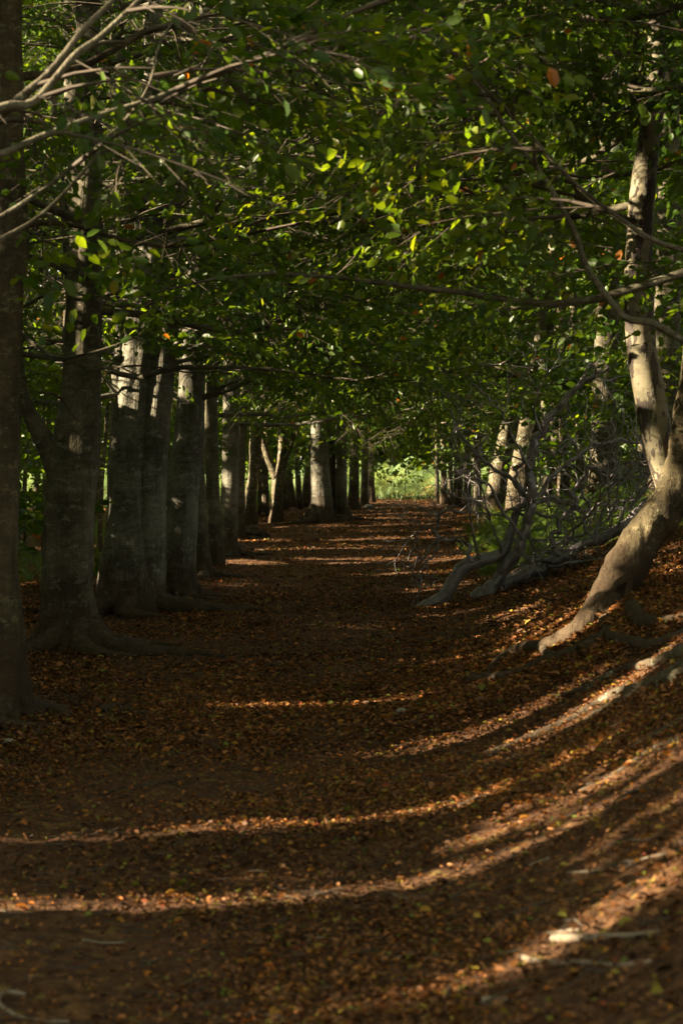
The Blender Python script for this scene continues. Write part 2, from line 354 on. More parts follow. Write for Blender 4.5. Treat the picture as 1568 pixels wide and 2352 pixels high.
# ------------------------------------------------------------------ leaf sprays
LEAF = np.array([[0, 0, 0], [.28, .27, .07], [.72, .24, .05], [1, 0, -.10], [.72, -.24, .05], [.28, -.27, .07]])
LF = np.array([[0, 1, 2, 3], [0, 3, 4, 5]])
def rotm(yaw, pitch, roll):
    cy, sy, cp, sp, cr, sr = np.cos(yaw), np.sin(yaw), np.cos(pitch), np.sin(pitch), np.cos(roll), np.sin(roll)
    z = np.zeros_like(cy); o = np.ones_like(cy)
    Z = np.stack([cy, -sy, z, sy, cy, z, z, z, o], -1).reshape(-1, 3, 3)
    Y = np.stack([cp, z, sp, z, o, z, -sp, z, cp], -1).reshape(-1, 3, 3)
    X = np.stack([o, z, z, z, cr, -sr, z, sr, cr], -1).reshape(-1, 3, 3)
    return Z @ Y @ X
def spray_template(r):
    L, tw = [], MB()
    ang = lambda s: s * r.uniform(.6, .95)
    tube(tw, [[0, 0, 0], [.5, r.uniform(-.04, .04), -.02], [1, r.uniform(-.08, .08), -.12]], [.006, .004, .0015], 3, 4, smoothpath=True, cap=False)
    s = 1
    for t in np.linspace(.12, .97, 12):
        s = -s; ln = (.5 - .33 * t) * r.uniform(.7, 1.15); a = ang(s)
        o = np.array([t, 0, -.12 * t * t]); dr = np.array([math.cos(a), math.sin(a), r.uniform(-.25, .05)])
        tube(tw, [o, o + dr * ln], [.0028, .001], 3, 2, smoothpath=False, cap=False)
        n = max(2, int(ln / .055)); ss = 1
        for q in np.linspace(.18, 1, n):
            ss = -ss; L.append((o + dr * ln * q, a + ss * r.uniform(.35, .85) * (q < .99), r.uniform(-.35, .85), r.normal(0, .75)))
    pos = np.array([x[0] for x in L]); R = rotm(np.array([x[1] for x in L]), np.array([x[2] for x in L]), np.array([x[3] for x in L]))
    sz = r.uniform(.06, .10, len(L))
    V = pos[:, None] + np.einsum('nij,kj->nki', R, LEAF) * sz[:, None, None]
    return V, np.concatenate(tw.v), np.concatenate(tw.f)
TPL = [spray_template(np.random.default_rng(50 + i)) for i in range(7)]
YLW = []                                               # yellowing sprays
ZMIN = 2.45
def leaf_object(name, O, yaw, pitch, roll, sc, parent, r, zmin=ZMIN, thin=1.0, cast=True, extra=None, material='leaf', frac=1.0):
    """one mesh of leaf sprays at the given places, with their fine twigs; extra = MB with side branches"""
    base = np.array(parent.location); n = len(O)
    ti = r.integers(0, len(TPL), n); R = rotm(yaw, pitch, roll)
    VV, FF, MI, TT = [], [], [], []; off = 0
    patch = .5 + .5 * vnoise(O[:, 0] * .8, O[:, 1] * .8, O[:, 2] * .8, 31)
    for t in range(len(TPL)):
        idx = np.nonzero(ti == t)[0]
        if not len(idx): continue
        lv, tv, tf = TPL[t]
        if frac < 1: lv = lv[r.random(len(lv)) < frac]
        w = np.einsum('nij,lkj->nlki', R[idx], lv) * sc[idx][:, None, None, None] + O[idx][:, None, None, :]
        pt = np.repeat(patch[idx], lv.shape[0])
        w = w.reshape(-1, 6, 3); c = w.mean(1)
        zl = zmin + .35 * vnoise(c[:, 0] * .7, c[:, 1] * .7, 0, 12)
        zl = zl + .8 * sstep(17.8, 16.8, c[:, 1]) * sstep(-1.5, -1.9, c[:, 0]) * (zmin == ZMIN) * (r.random(len(c)) < .93) * (base[1] > 7)
        k = (c[:, 2] > zl) & (c[:, 1] ** 2 + c[:, 0] ** 2 + (c[:, 2] - CH) ** 2 > 68)
        if cast: k &= sun_keep(c, r)
        w = w[k]; m = len(w); pt = pt[k]
        if m:
            VV.append(w.reshape(-1, 3)); f = (LF[None] + 6 * np.arange(m)[:, None, None]).reshape(-1, 4) + off
            FF.append(f); MI.append(np.zeros(len(f), int))
            tt = np.clip(r.beta(2.2, 2.6, m) * .62 + pt * .38 + (r.random(m) < .012) * .5, 0, 1)
            TT.append(np.repeat(tt, 2)); off += 6 * m
        ix = idx[(O[idx, 2] > zmin + .35 + (zmin == ZMIN) * (base[1] > 7) * .8 * ((O[idx, 0] < -1.5) & (O[idx, 1] < 17.8))) & (np.hypot(O[idx, 0], O[idx, 1]) > 7.8) & (O[idx, 1] < 45)]
        if len(ix) and thin:
            w2 = np.einsum('nij,kj->nki', R[ix], tv) * sc[ix][:, None, None] + O[ix][:, None, :]
            q = len(tv); VV.append(w2.reshape(-1, 3)); f = (tf[None] + q * np.arange(len(ix))[:, None, None]).reshape(-1, 4) + off
            FF.append(f); MI.append(np.ones(len(f), int)); TT.append(np.zeros(len(f))); off += q * len(ix)
    if extra is not None and extra.n:
        ev, ef = np.concatenate(extra.v), np.concatenate(extra.f)
        VV.append(ev); FF.append(ef + off); MI.append(np.ones(len(ef), int)); TT.append(np.zeros(len(ef))); off += len(ev)
    if not VV: return None
    o = link_quads(name, np.concatenate(VV) - base, np.concatenate(FF), [M[material], M['twig']], parent, True, np.concatenate(MI), np.concatenate(TT))
    global NLEAF; NLEAF += sum(len(x) for x in FF) // 2
    return o
NLEAF = 0
def visible_zone(p, pad=1.2):
    """places that are in the view or near it"""
    return (abs(p[0]) < .172 * p[1] + pad) and p[1] > 5 and p[2] < CH + .243 * p[1] + pad
def sprays_on(limbs, r, step=.42, side=1.0, sc=.9, keep=None):
    """sprays and side branches along limbs: returns arrays + MB of side branches"""
    O, Yw, Pt, Rl, S = [], [], [], [], []; mb = MB()
    for c, rad, start in limbs:
        seg = np.linalg.norm(np.diff(c, axis=0), axis=1); cum = np.r_[0, np.cumsum(seg)]; T = cum[-1]
        s_ = 1; x = start * T
        while x < T:
            i = min(np.searchsorted(cum, x), len(c) - 1); p = c[i]; d = c[min(i + 1, len(c) - 1)] - c[max(i - 1, 0)]
            az = math.atan2(d[1], d[0]); s_ = -s_; t = x / T
            a = az + s_ * r.uniform(.55, 1.15); ln = side * (.35 + 1.25 * (1 - t) * (.5 + .5 * r.random())) * min(1.2, T / 3)
            up = r.uniform(-.12, .28)
            q = p + np.array([math.cos(a), math.sin(a), up]) * ln; mid = (p + q) / 2 + np.array([0, 0, .06 * ln])
            if keep is None or keep(p) or keep(q):
                if min(p[2], q[2]) > ZMIN + .35 + .8 * (q[0] < -1.5 and q[1] < 17.8) and np.hypot(*q[:2]) > 7.9: tube(mb, [p, mid, q], [.011 + .004 * ln, .007, .003], 4, 4, cap=False)
                m = max(1, int(ln / .38))
                for g in np.linspace(.25, .95, m):
                    o = p + (q - p) * g + r.normal(0, .05, 3)
                    O.append(o); Yw.append(a + r.choice([-1, 1]) * r.uniform(.0, .8)); Pt.append(r.uniform(-.35, .7)); Rl.append(r.normal(0, .5)); S.append(sc * r.uniform(.75, 1.2))
            x += step * r.uniform(.7, 1.3)
        if keep is None or keep(c[-1]):
            O.append(c[-1]); d = c[-1] - c[-2]; Yw.append(math.atan2(d[1], d[0])); Pt.append(.1); Rl.append(0); S.append(sc)
    if not O: return None
    return np.array(O), np.array(Yw), np.array(Pt), np.array(Rl), np.array(S), mb

# ------------------------------------------------------------------ trees
def auto_limbs(stem, srad, r, z0, z1, gap, length, bias=None, seed=0):
    """limb curves leaving a stem between two heights; bias = preferred azimuth"""
    out = []; z = z0; az = r.uniform(0, 6.28); K = 7
    while z < z1:
        i = np.argmin(abs(stem[:, 2] - z)); p = stem[i]
        az += 2.4 + r.normal(0, .3); a = az
        if bias is not None and r.random() < .5: a = bias + r.normal(0, .5)
        L = length * r.uniform(.75, 1.15) * (1 - .45 * (z - z0) / (z1 - z0 + .01)); lift = r.uniform(.05, .3)
        d = np.array([math.cos(a), math.sin(a), 0]); n_ = np.array([-d[1], d[0], 0]); w = r.normal(0, .12, 3) * L
        pts = [p]; off = np.zeros(3)
        for k_ in range(1, K):
            t_ = k_ / (K - 1); off = off + r.normal(0, .045, 3) * L
            pts.append(p + d * L * t_ + n_ * (w[0] * math.sin(3 * t_)) + off + [0, 0, lift * L * (1.3 * t_ - .65 * t_ * t_)])
        out.append((pts, min(srad[i] * .4, .009 * L + .004)))
        z += gap * r.uniform(.6, 1.4)
    return out
def add_roots(E, base, r, R, n, mat_, seg=8, spread=(1.2, 2.4)):
    for q in range(n):
        a = 6.283 * (q + r.uniform(-.25, .25)) / n + .4; L = R * r.uniform(*spread) * 2.2
        pts, rad = [], []
        for t in np.linspace(0, 1, 7):
            aa = a + .5 * math.sin(3 * t + q) * t
            x = base[0] + math.cos(aa) * (R * .6 + L * t); y = base[1] + math.sin(aa) * (R * .6 + L * t)
            rr = R * .42 * (1 - t) ** 1.1 + .012
            pts.append([x, y, float(gz(x, y)) + rr * (.7 - .7 * t) + .01]); rad.append(rr)
        pts[0][2] += R * .5
        mb = MB(); tube(mb, pts, rad, seg + 6, 40, .5, 14, seed=q); mb.build('root', mat_, E)
def tree(name, label, cat, base, stems, mat_, r, seg=44, nst=110, flare=(.28, .55, 5), rough=.07, roots=0, crown=True, zlow=2.6, ztop=9, gap=.7, length=3.6, bias=None,
         spray=.9, step=.26, group=None, keep=None, limbs=(), limb_mesh=True, frac=1.0, cast=True, zmin=ZMIN, autolimb=True, twigs=1.0):
    """stems: list of (points, radii). first = trunk, others = stem parts"""
    E = empty(name, base, label, cat, group); allc = []
    for k, (pts, rad) in enumerate(stems):
        mb = MB(); c, rr = tube(mb, pts, rad, seg, nst if k == 0 else max(12, nst // 2), rough, 5 / max(.25, rad[0] * 2) * .5, flare if k == 0 else None, seed=len(label) + k)
        mb.build('trunk' if k == 0 else 'stem', mat_, E); allc.append((c, rr))
    R = stems[0][1][0]
    if roots: add_roots(E, base, r, R, roots, M['root'] if mat_ is not M['birch'] else mat_)
    L = []
    for pts, rad, start in limbs:
        mb = MB(); c, rr = tube(mb, pts, np.interp(np.linspace(0, 1, len(pts)), [0, 1], rad) if len(rad) == 2 else rad, 9, max(20, 6 * len(pts)), .12, 22, seed=len(L) + 3)
        mb.build('limb', mat_, E); L.append((c, rr, start))
    if autolimb:
        sm = MB(); cnt = 0
        for k, (c, rr) in enumerate(allc):
            for pts, r0 in auto_limbs(c, rr, r, zlow, min(ztop, c[:, 2].max()), gap, length, bias):
                mb = MB(); cc, rr2 = tube(mb, pts, [r0, r0 * .8, r0 * .6, r0 * .4, .004], 6, 18, .1, 15, cap=False)
                if keep is not None and not (keep(cc[0]) or keep(cc[7]) or keep(cc[-1])): continue
                if limb_mesh and (visible_zone(cc[5], .5) or visible_zone(cc[10], .5)) and cnt < 30 and base[1] < 45:
                    mb.build('limb', mat_, E); cnt += 1
                L.append((cc, rr2, .22))
    if crown and L:
        S = sprays_on(L, r, step, 1.0, spray, keep)
        if S is not None:
            O, Yw, Pt, Rl, Sc, ex = S
            leaf_object('crown', O, Yw, Pt, Rl, Sc, E, r, zmin, twigs, cast, ex, frac=frac)
    return E
def stempx(pts, d):                                     # traced stem: (px, py, half width px)
    d = np.broadcast_to(d, len(pts)); return [P(p[0], p[1], q) for p, q in zip(pts, d)], [p[2] / FPX * q for p, q in zip(pts, d)]
def sunside(p):                                         # in view, or where sunlight or skylight passes towards it
    return p[1] < 90

# ---- limbs that reach into the picture, traced
def limbpx(pts, d0, d1):
    n = len(pts); dd = np.linspace(d0, d1, n)
    return [P(p[0], p[1], q) for p, q in zip(pts, dd)]

def rr_(i): return np.random.default_rng(1000 + i)
def base_of(px, py, sink=.05):
    b = at(px, py); b[2] -= sink; return b
def traced(i, label, px, py, pts, mat_=None, name='beech_tree', top=12, extra_stems=(), **k):
    b = base_of(px, py); d = b[1]; jr = np.random.default_rng(i + 400); pts = [(p[0] + jr.normal(0, min(p[2] * .07, 3.5)), p[1], p[2] * jr.uniform(.94, 1.05)) for p in pts]
    s, rd = stempx([(px, py, pts[0][2])] + list(pts), d); s[0] = b
    # carry the stem on above the picture
    if s[-1][2] < top:
        v = s[-1] - s[-2]; v = v / np.linalg.norm(v); v[1] += .02
        s.append(s[-1] + v * (top - s[-1][2]) * .5); s.append(s[-1] + v * (top - s[-1][2])); rd += [rd[-1] * .8, rd[-1] * .35]
    st_ = [(s, rd)]
    for e in extra_stems:
        a, q = stempx(e, d); v = a[-1] - a[-2]; v /= np.linalg.norm(v); a.append(a[-1] + v * 1.5); q.append(q[-1] * .5); st_.append((a, q))
    return tree(name, label, 'tree', b, st_, mat_ or M['beech'], rr_(i), group='beeches lining the left of the lane' if i < 20 else 'trees on the right of the lane', **k)

RIGHTW = 0.0                                            # azimuth of +x: over the path
B1 = limbpx([(-330, 470), (-150, 400), (0, 355), (100, 312), (230, 265), (360, 225), (450, 185), (600, 130), (720, 70), (870, 0), (1000, -70)], 8.1, 9.0)
B2 = limbpx([(-330, 380), (-120, 330), (0, 262), (60, 215), (120, 160), (190, 70), (260, 0), (330, -90)], 8.3, 8.8)
B3 = limbpx([(-300, 330), (-100, 290), (10, 245), (80, 232), (170, 130), (230, 85), (310, 10), (380, -60)], 8.2, 8.6)
B4 = limbpx([(-300, 640), (-120, 560), (0, 500), (120, 420), (230, 330), (300, 262), (345, 190), (368, 100), (430, 0)], 8.2, 8.8)
B5 = limbpx([(-300, 700), (-100, 600), (0, 550), (100, 490), (200, 385), (270, 305), (385, 235), (480, 200)], 8.3, 9.0)
t0b = np.array([-2.75, 7.85, float(gz(-2.75, 7.85))])
for b_ in (B1, B2, B3, B4, B5): b_.insert(0, t0b + [0, 0, b_[0][2] - .35])
tree('beech_tree', 'beech outside the left edge whose thin limbs sweep across the top left corner', 'tree', t0b,
     [([t0b, t0b + [0, 0, 1.5], t0b + [.05, 0, 3], t0b + [0, .1, 6], t0b + [0, .2, 11]], [.26, .22, .2, .15, .06])], M['beech'], rr_(0), roots=0,
     limbs=[(B1, (.019, .006), .5), (B2, (.030, .010), .45), (B3, (.028, .008), .5), (B4, (.014, .004), .35), (B5, (.014, .004), .35)], zlow=4.9, ztop=10, gap=.7, length=3.4, bias=.6)

traced(1, 'nearest beech trunk, cut by the left edge, its dark base flaring to the path', -28, 1650,
       [(-26, 1625, 78), (-24, 1450, 76), (-26, 1300, 74), (-28, 1000, 74), (-20, 700, 78), (-12, 560, 76), (-10, 400, 70), (-8, 150, 66), (-5, -50, 60)], M['lean'], roots=5, bias=RIGHTW, top=11,
       limbs=[(limbpx([(40, 520), (110, 512), (180, 520), (260, 545), (370, 565), (450, 560), (550, 540), (650, 520), (760, 490), (840, 455), (960, 430)], 13.7, 16), (.022, .006), .35)],
       zlow=3.7, ztop=9.5, gap=.5, length=3.8, flare=(.25, .75, 5))
traced(2, 'beech with knotted rusty base and a thin left fork, second trunk from the left edge', 170, 1492,
       [(170, 1470, 62), (168, 1400, 60), (172, 1200, 60), (178, 1040, 56), (192, 900, 46), (196, 780, 42), (196, 640, 40), (198, 480, 36), (202, 250, 32), (205, 50, 28)], roots=7, bias=RIGHTW, top=12,
       extra_stems=[[(150, 1110, 34), (118, 1040, 27), (88, 985, 20), (62, 935, 17), (50, 890, 14), (38, 780, 12), (30, 640, 9)], [(165, 1060, 28), (158, 960, 24), (165, 880, 20), (178, 800, 17), (165, 690, 14), (150, 520, 9)]],
       limbs=[(limbpx([(190, 965), (172, 958), (150, 925), (120, 905), (60, 900), (30, 915)], 18, 17.3), (.018, .005), .6), (limbpx([(200, 850), (330, 840), (440, 856), (560, 850), (650, 868), (740, 862)], 17.8, 16), (.011, .004), .25)],
       ztop=10, gap=.4, length=3.8, flare=(.22, .6, 6))
traced(3, 'broad grey twin stemmed beech, the widest trunk of the left row', 296, 1405,
       [(296, 1385, 64), (296, 1300, 56), (298, 1200, 50), (306, 1000, 42), (314, 860, 38), (328, 700, 34), (340, 500, 30), (350, 250, 26), (352, 0, 20)], M['beech_grey'], roots=7, bias=RIGHTW, top=12,
       extra_stems=[[(338, 1400, 46), (340, 1250, 42), (345, 1100, 38), (355, 980, 35), (372, 850, 30), (388, 700, 26), (402, 540, 22), (420, 300, 18)], [(278, 900, 16), (270, 860, 14), (276, 800, 12), (280, 700, 10)]],
       limbs=[(limbpx([(385, 770), (430, 730), (480, 692), (600, 650), (700, 627), (850, 600), (960, 575), (1060, 570)], 23.5, 26), (.052, .014), .3),
              (limbpx([(390, 800), (450, 760), (600, 690), (700, 665), (790, 640)], 23, 21.5), (.022, .006), .3),
              (limbpx([(310, 925), (270, 905), (240, 870), (215, 850), (180, 845)], 23.4, 22.8), (.026, .008), .5)],
       ztop=11, gap=.34, length=4, flare=(.28, .5, 6))
traced(4, 'smooth dark grey beech leaning right, just right of the broad twin stemmed one', 408, 1372,
       [(408, 1355, 40), (412, 1250, 39), (422, 1120, 36), (434, 1000, 33), (444, 880, 30), (452, 720, 28), (462, 500, 25), (470, 250, 21)], M['beech_grey'], roots=5, bias=RIGHTW, top=12, ztop=12, gap=.36, length=4,
       limbs=[(limbpx([(470, 740), (530, 752), (600, 782), (640, 792)], 26, 25.2), (.018, .006), .5)], rough=.05, flare=(.25, .35, 5))
for i, lab, px, py, pts, m_ in [
    (5, 'mossy brown beech with hollow scarred foot, right of the leaning grey beech', 462, 1326, [(462, 1318, 26), (458, 1240, 20), (455, 1120, 18), (452, 980, 17), (455, 800, 16)], 'beech'),
    (6, 'slim dark beech between the hollow footed trunk and the straight rough one', 495, 1300, [(495, 1290, 18), (490, 1150, 15), (486, 1010, 15), (486, 800, 13)], 'beech'),
    (7, 'straight rough grey brown beech with parallel sides standing over a patch of surface roots', 527, 1278, [(527, 1270, 20), (527, 1200, 18), (530, 1050, 20), (532, 850, 18)], 'beech_grey'),
    (8, 'narrow almost black beech stem behind the straight rough trunk', 552, 1238, [(552, 1230, 11), (554, 1100, 10), (556, 1000, 9)], 'beech'),
    (9, 'curved beech with a sunlit left edge, left of the pale forked tree', 573, 1206, [(573, 1198, 17), (574, 1150, 13), (582, 1090, 12), (588, 1030, 13), (586, 900, 12)], 'wood_back')]:
    traced(i, lab, px, py, pts, M[m_], roots=3 if i in (5, 7) else 0, bias=RIGHTW, top=13, ztop=13, gap=.6, length=4.2, spray=1.15, step=.48, nst=40, seg=20, flare=(.3, .4, 4))
traced(10, 'pale forked beech catching sun in its Y shaped crotch', 636, 1200, [(636, 1194, 15), (636, 1150, 13), (638, 1095, 13), (642, 1060, 9), (648, 1010, 8), (645, 900, 7)], M['wood_back'],
       extra_stems=[[(636, 1098, 12), (622, 1068, 9), (610, 1035, 8), (600, 1000, 7), (590, 930, 5)], [(642, 1098, 10), (654, 1055, 7), (672, 1005, 6), (680, 930, 4)]],
       bias=RIGHTW, top=14, ztop=14, gap=.9, length=4.2, spray=1.6, step=.75, nst=40, seg=20, flare=(.3, .4, 4), zlow=3.2)
for i, lab, px, py, pts, m_ in [
    (11, 'thick grey beech at the far edge of the path, stoutest of the distant group', 735, 1197, [(735, 1190, 27), (735, 1150, 23), (733, 1050, 21), (736, 850, 20)], 'beech_grey'),
    (12, 'dark slim trunk squeezed between the two grey distant beeches', 765, 1193, [(765, 1188, 11), (763, 1100, 8), (760, 1000, 8)], 'beech'),
    (13, 'grey distant beech whose foot spreads onto the path, right of the stoutest one', 788, 1194, [(788, 1186, 18), (785, 1150, 14), (781, 1050, 13), (783, 900, 12)], 'beech_grey'),
    (14, 'dark distant trunk with a small sunlit mound at its foot', 812, 1170, [(812, 1165, 12), (812, 1100, 11), (811, 950, 10)], 'beech'),
    (15, 'brown distant trunk next to the last tree before the clearing', 836, 1160, [(836, 1155, 9), (837, 1100, 8), (838, 950, 8)], 'beech'),
    (16, 'last black trunk on the left of the bright clearing', 853, 1154, [(853, 1150, 9), (852, 1100, 8), (852, 950, 8)], 'beech')]:
    traced(i, lab, px, py, pts, M[m_], roots=3 if i in (11, 13) else 0, bias=RIGHTW, top=16, ztop=16, gap=1.0, length=4.6, spray=1.8, step=.85, nst=36, seg=18, flare=(.3, .35, 4), zlow=3.0)

# right-hand side: leaning twin tree on the bank
bl = at(1385, 1410); D = bl[1]
print('lean base', bl)
lean_pts, lean_r = stempx([(1368, 1445, 66), (1378, 1425, 60), (1396, 1380, 54), (1436, 1300, 56), (1486, 1222, 54), (1532, 1160, 52), (1562, 1085, 50), (1580, 980, 45), (1605, 800, 42), (1640, 500, 36), (1680, 100, 28), (1700, -400, 15)], np.array([D - .15, D - .1, D, D + .05, D + .1, D + .1, D + .1, D, D, D, D, D]))
birch_pts, birch_r = stempx([(1548, 1150, 34), (1530, 1100, 30), (1515, 1040, 33), (1500, 960, 36), (1484, 870, 36), (1470, 780, 35), (1466, 650, 33), (1474, 450, 29), (1498, 250, 25), (1508, 100, 22), (1500, -100, 18), (1480, -500, 9)], D + .22)
E = empty('leaning_tree', bl, 'leaning twin stemmed tree on the right bank, one stem pale birch bark with black scars', 'tree')
mb = MB(); c1, r1 = tube(mb, lean_pts, [x * .84 for x in lean_r], 52, 190, .2, 9, seed=5); mb.build('trunk', M['lean'], E)
mb = MB(); c2, r2 = tube(mb, birch_pts, birch_r, 32, 90, .06, 6, seed=9); tag(mb.build('stem', M['birch'], E), 'pale birch stem with black diamond scars')
def ground_line(pts, r0, r1, lift=.35, seed=1, name='root', E=None, m='root', rough=.3, seg=9):
    q = [at(*p) for p in pts]; n = len(q); rad = np.linspace(r0, r1, n)
    q = [p + [0, 0, rad[k] * lift] for k, p in enumerate(q)]
    mb = MB(); tube(mb, q, rad, seg, n * 8, rough, 14, seed=seed); return mb.build(name, M[m], E)
# knotted ribs of old healed bark near the foot
for k, pts in enumerate([[(1452, 1322, 9), (1418, 1340, 10), (1395, 1372, 9), (1385, 1402, 9), (1372, 1425, 7)], [(1448, 1330, 8), (1436, 1372, 9), (1418, 1398, 8), (1402, 1420, 6)]]):
    a, q = stempx(pts, D - .155); mb = MB(); tube(mb, a, q, 10, 26, .3, 18, seed=k); mb.build('bark_rib', M['lean'], E)
a, q = stempx([(1378, 1400, 7), (1370, 1430, 7), (1376, 1455, 6), (1374, 1485, 5)], D - .2); mb = MB(); tube(mb, a, q, 8, 20, .25, 20); mb.build('root', M['root'], E)
pp = [P(1415, 1345, D - .02), P(1388, 1392, D - .1), P(1360, 1422, D - .15)] + [at(*q) + [0, 0, .03] for q in [(1330, 1458), (1295, 1476), (1250, 1494), (1200, 1500), (1160, 1514), (1120, 1550)]]
mb = MB(); tube(mb, pp, [.08, .115, .10, .075, .062, .055, .045, .035, .02], 16, 90, .28, 11, seed=12); mb.build('root', M['lean'], E)
for pp, ra in [([P(1440, 1330, D + .1), P(1450, 1385, D + .1), at(1475, 1425), at(1520, 1432), at(1600, 1415)], [.1, .1, .06, .045, .03]), ([P(1405, 1370, D - .1), P(1400, 1425, D - .2), at(1395, 1462), at(1350, 1500), at(1310, 1520)], [.09, .08, .05, .035, .02])]:
    mb = MB(); tube(mb, pp, ra, 12, 50, .28, 12, seed=13); mb.build('root', M['lean'], E)
ground_line([(1262, 1484), (1250, 1500), (1268, 1512)], .05, .03, .5, 3, E=E)
ground_line([(1410, 1455), (1370, 1482), (1300, 1512), (1230, 1535), (1185, 1556), (1075, 1568)], .05, .035, .5, 4, E=E)
ground_line([(1395, 1470), (1440, 1480), (1490, 1490), (1530, 1478), (1600, 1450)], .04, .03, .5, 6, E=E)
LM = []
for pts, r0 in auto_limbs(c1, r1, rr_(60), 3.4, 9, .5, 3.2, math.pi) + auto_limbs(c2, r2, rr_(61), 3.3, 9, .22, 2.6, math.pi + .9):
    mb = MB(); cc, q2 = tube(mb, pts, [r0, r0 * .8, r0 * .6, r0 * .4, .004], 6, 18, .1, 15, cap=False); LM.append((cc, q2, .2))
    if visible_zone(cc[6], .3): mb.build('limb', M['beech'], E)
S = sprays_on(LM, rr_(62), .28, 1.0, .95, sunside)
leaf_object('crown', S[0], S[1], S[2], S[3], S[4], E, rr_(63), extra=S[5])

# off-frame beech on the bank, dark crooked limb reaching down into the view
tb = np.array([3.6, 11.2, float(gz(3.6, 11.2))])
B11 = limbpx([(1900, 860), (1700, 840), (1568, 782), (1500, 742), (1440, 732), (1400, 690), (1345, 610), (1322, 540), (1280, 460), (1240, 395), (1200, 345), (1160, 290), (1100, 200), (1040, 120), (1000, 40)], 11.0, 10.6)
B12 = limbpx([(1900, 640), (1700, 600), (1520, 560), (1420, 500), (1340, 440), (1270, 370), (1180, 270), (1100, 190), (1010, 80)], 10.6, 9.6)
tree('beech_tree', 'beech outside the right edge with a dark crooked limb bending through the leaves', 'tree', tb,
     [([tb, tb + [0, 0, 1.5], tb + [0, 0, 3], tb + [.1, .1, 6], tb + [.2, .2, 11]], [.25, .2, .18, .14, .06])], M['beech'], rr_(70), roots=0,
     limbs=[(B11, (.024, .008), .45), (B12, (.016, .006), .5)], zlow=2.9, ztop=10.5, gap=.28, length=4.0, bias=math.pi - .2)

for i, lab, px, py, pts, m_ in [
    (20, 'sunlit leaning trunk behind the dead branches, left one of the pair', 1138, 1196, [(1140, 1180, 27), (1148, 1100, 25), (1160, 1020, 22), (1172, 950, 20), (1190, 800, 17)], 'wood_back'),
    (21, 'thicker leaning trunk behind the dead branches, right one of the pair', 1182, 1205, [(1182, 1190, 27), (1195, 1100, 26), (1212, 1000, 25), (1226, 930, 24), (1250, 780, 20)], 'wood_back')]:
    traced(i, lab, px, py, pts, M[m_], roots=0, bias=math.pi, top=12, ztop=11, gap=.7, length=3.8, spray=1.2, step=.55, nst=40, seg=22, flare=(.3, .3, 4), zlow=3.0)
far = [(1003, 1156, 4), (1018, 1158, 6), (1034, 1164, 5), (1050, 1166, 8), (1072, 1172, 7), (1095, 1180, 8), (1255, 1150, 10), (1292, 1140, 12), (1330, 1140, 9), (1400, 1120, 10)]
for i, (px, py, w) in enumerate(far):
    lab = ['thinnest trunk at the right end of the clearing', 'dark trunk framing the clearing on its right', 'narrow stem second along the right of the lane', 'stouter dark trunk where the far bank starts',
           'trunk behind the tips of the dead branches', 'dark trunk left of the sunlit leaning pair', 'shadowy trunk right of the sunlit leaning pair', 'thick shadowy trunk above the bracken bank',
           'slender trunk above the bracken, behind the dead branch arch', 'dim trunk over the bracken left of the birch'][i]
    b = base_of(px, py)
    if i >= 6: b = P(px, py, 34 + i); b[2] = float(gz(b[0], b[1])) - .05
    r_ = w / FPX * b[1]; ln = random.uniform(-.3, .3)
    tree('beech_tree', lab, 'tree', b, [([b, b + [0, 0, 1.5], b + [ln * .4, 0, 4], b + [ln, .2, 8], b + [ln, .3, 12]], [r_ * 1.3, r_, r_ * .95, r_ * .8, r_ * .3])], M['wood_back' if i % 2 else 'beech'], rr_(80 + i),
         seg=14, nst=30, bias=math.pi, ztop=12, gap=1.0, length=4, spray=1.7, step=.85, zlow=2.8 if i > 3 else 3.2, group='trees on the right of the lane')

# thin trees seen between the trunks of the left row
thin = [(55, 1250, 5, .02), (105, 1262, 7, .0), (80, 1215, 6, .05), (225, 1230, 9, -.02), (228, 1300, 5, .03), (372, 1215, 8, .03), (392, 1200, 5, -.05), (610, 1188, 7, .0), (598, 1186, 5, .0), (655, 1172, 6, .0),
        (672, 1166, 8, -.12), (700, 1165, 9, .1), (689, 1170, 6, -.06), (480, 1195, 7, 0), (512, 1190, 6, .04), (135, 1200, 8, -.03), (30, 1190, 9, .04), (430, 1192, 6, .0)]
tl = ['greenish slim sapling stem at the far left behind the row', 'sunlit pale stem left of the knotted beech', 'grey stem deep in the wood near the left edge', 'brown trunk in the gap right of the knotted beech',
      'leaning sapling close behind the broad twin beech', 'trunk deep in the gap between the twin beech and the leaning grey one', 'thin stem just left of the leaning grey beech', 'dark stem left of the pale forked tree',
      'thinner of the dark stems left of the pale forked tree', 'lit slim stem right of the pale forked tree', 'black stem leaning left against the bright meadow', 'black stem leaning right against the bright meadow',
      'thin stem left of the stoutest distant beech', 'dim stem behind the mossy trunk', 'dim stem behind the slim dark trunk', 'dim trunk behind the knotted beech', 'dim trunk at the left edge of the wood', 'dim stem seen past the leaning grey beech']
for i, (px, py, w, ln) in enumerate(thin):
    b = base_of(px, py); r_ = w / FPX * b[1]
    tree('young_beech', tl[i], 'tree', b, [([b, b + [ln * 1.5, 0, 1.5], b + [ln * 3 + .05, .1, 3], b + [ln * 5, .1, 6], b + [ln * 6, .3, 10]], [r_ * 1.2, r_, r_ * .9, r_ * .8, r_ * .3])], M['wood_back' if i not in (10, 11) else 'beech'], rr_(120 + i),
         seg=12, nst=26, ztop=9, gap=.9, length=3, spray=1.3, step=.7, zlow=1.9, zmin=1.7, group='thin trees of the wood behind the left row')

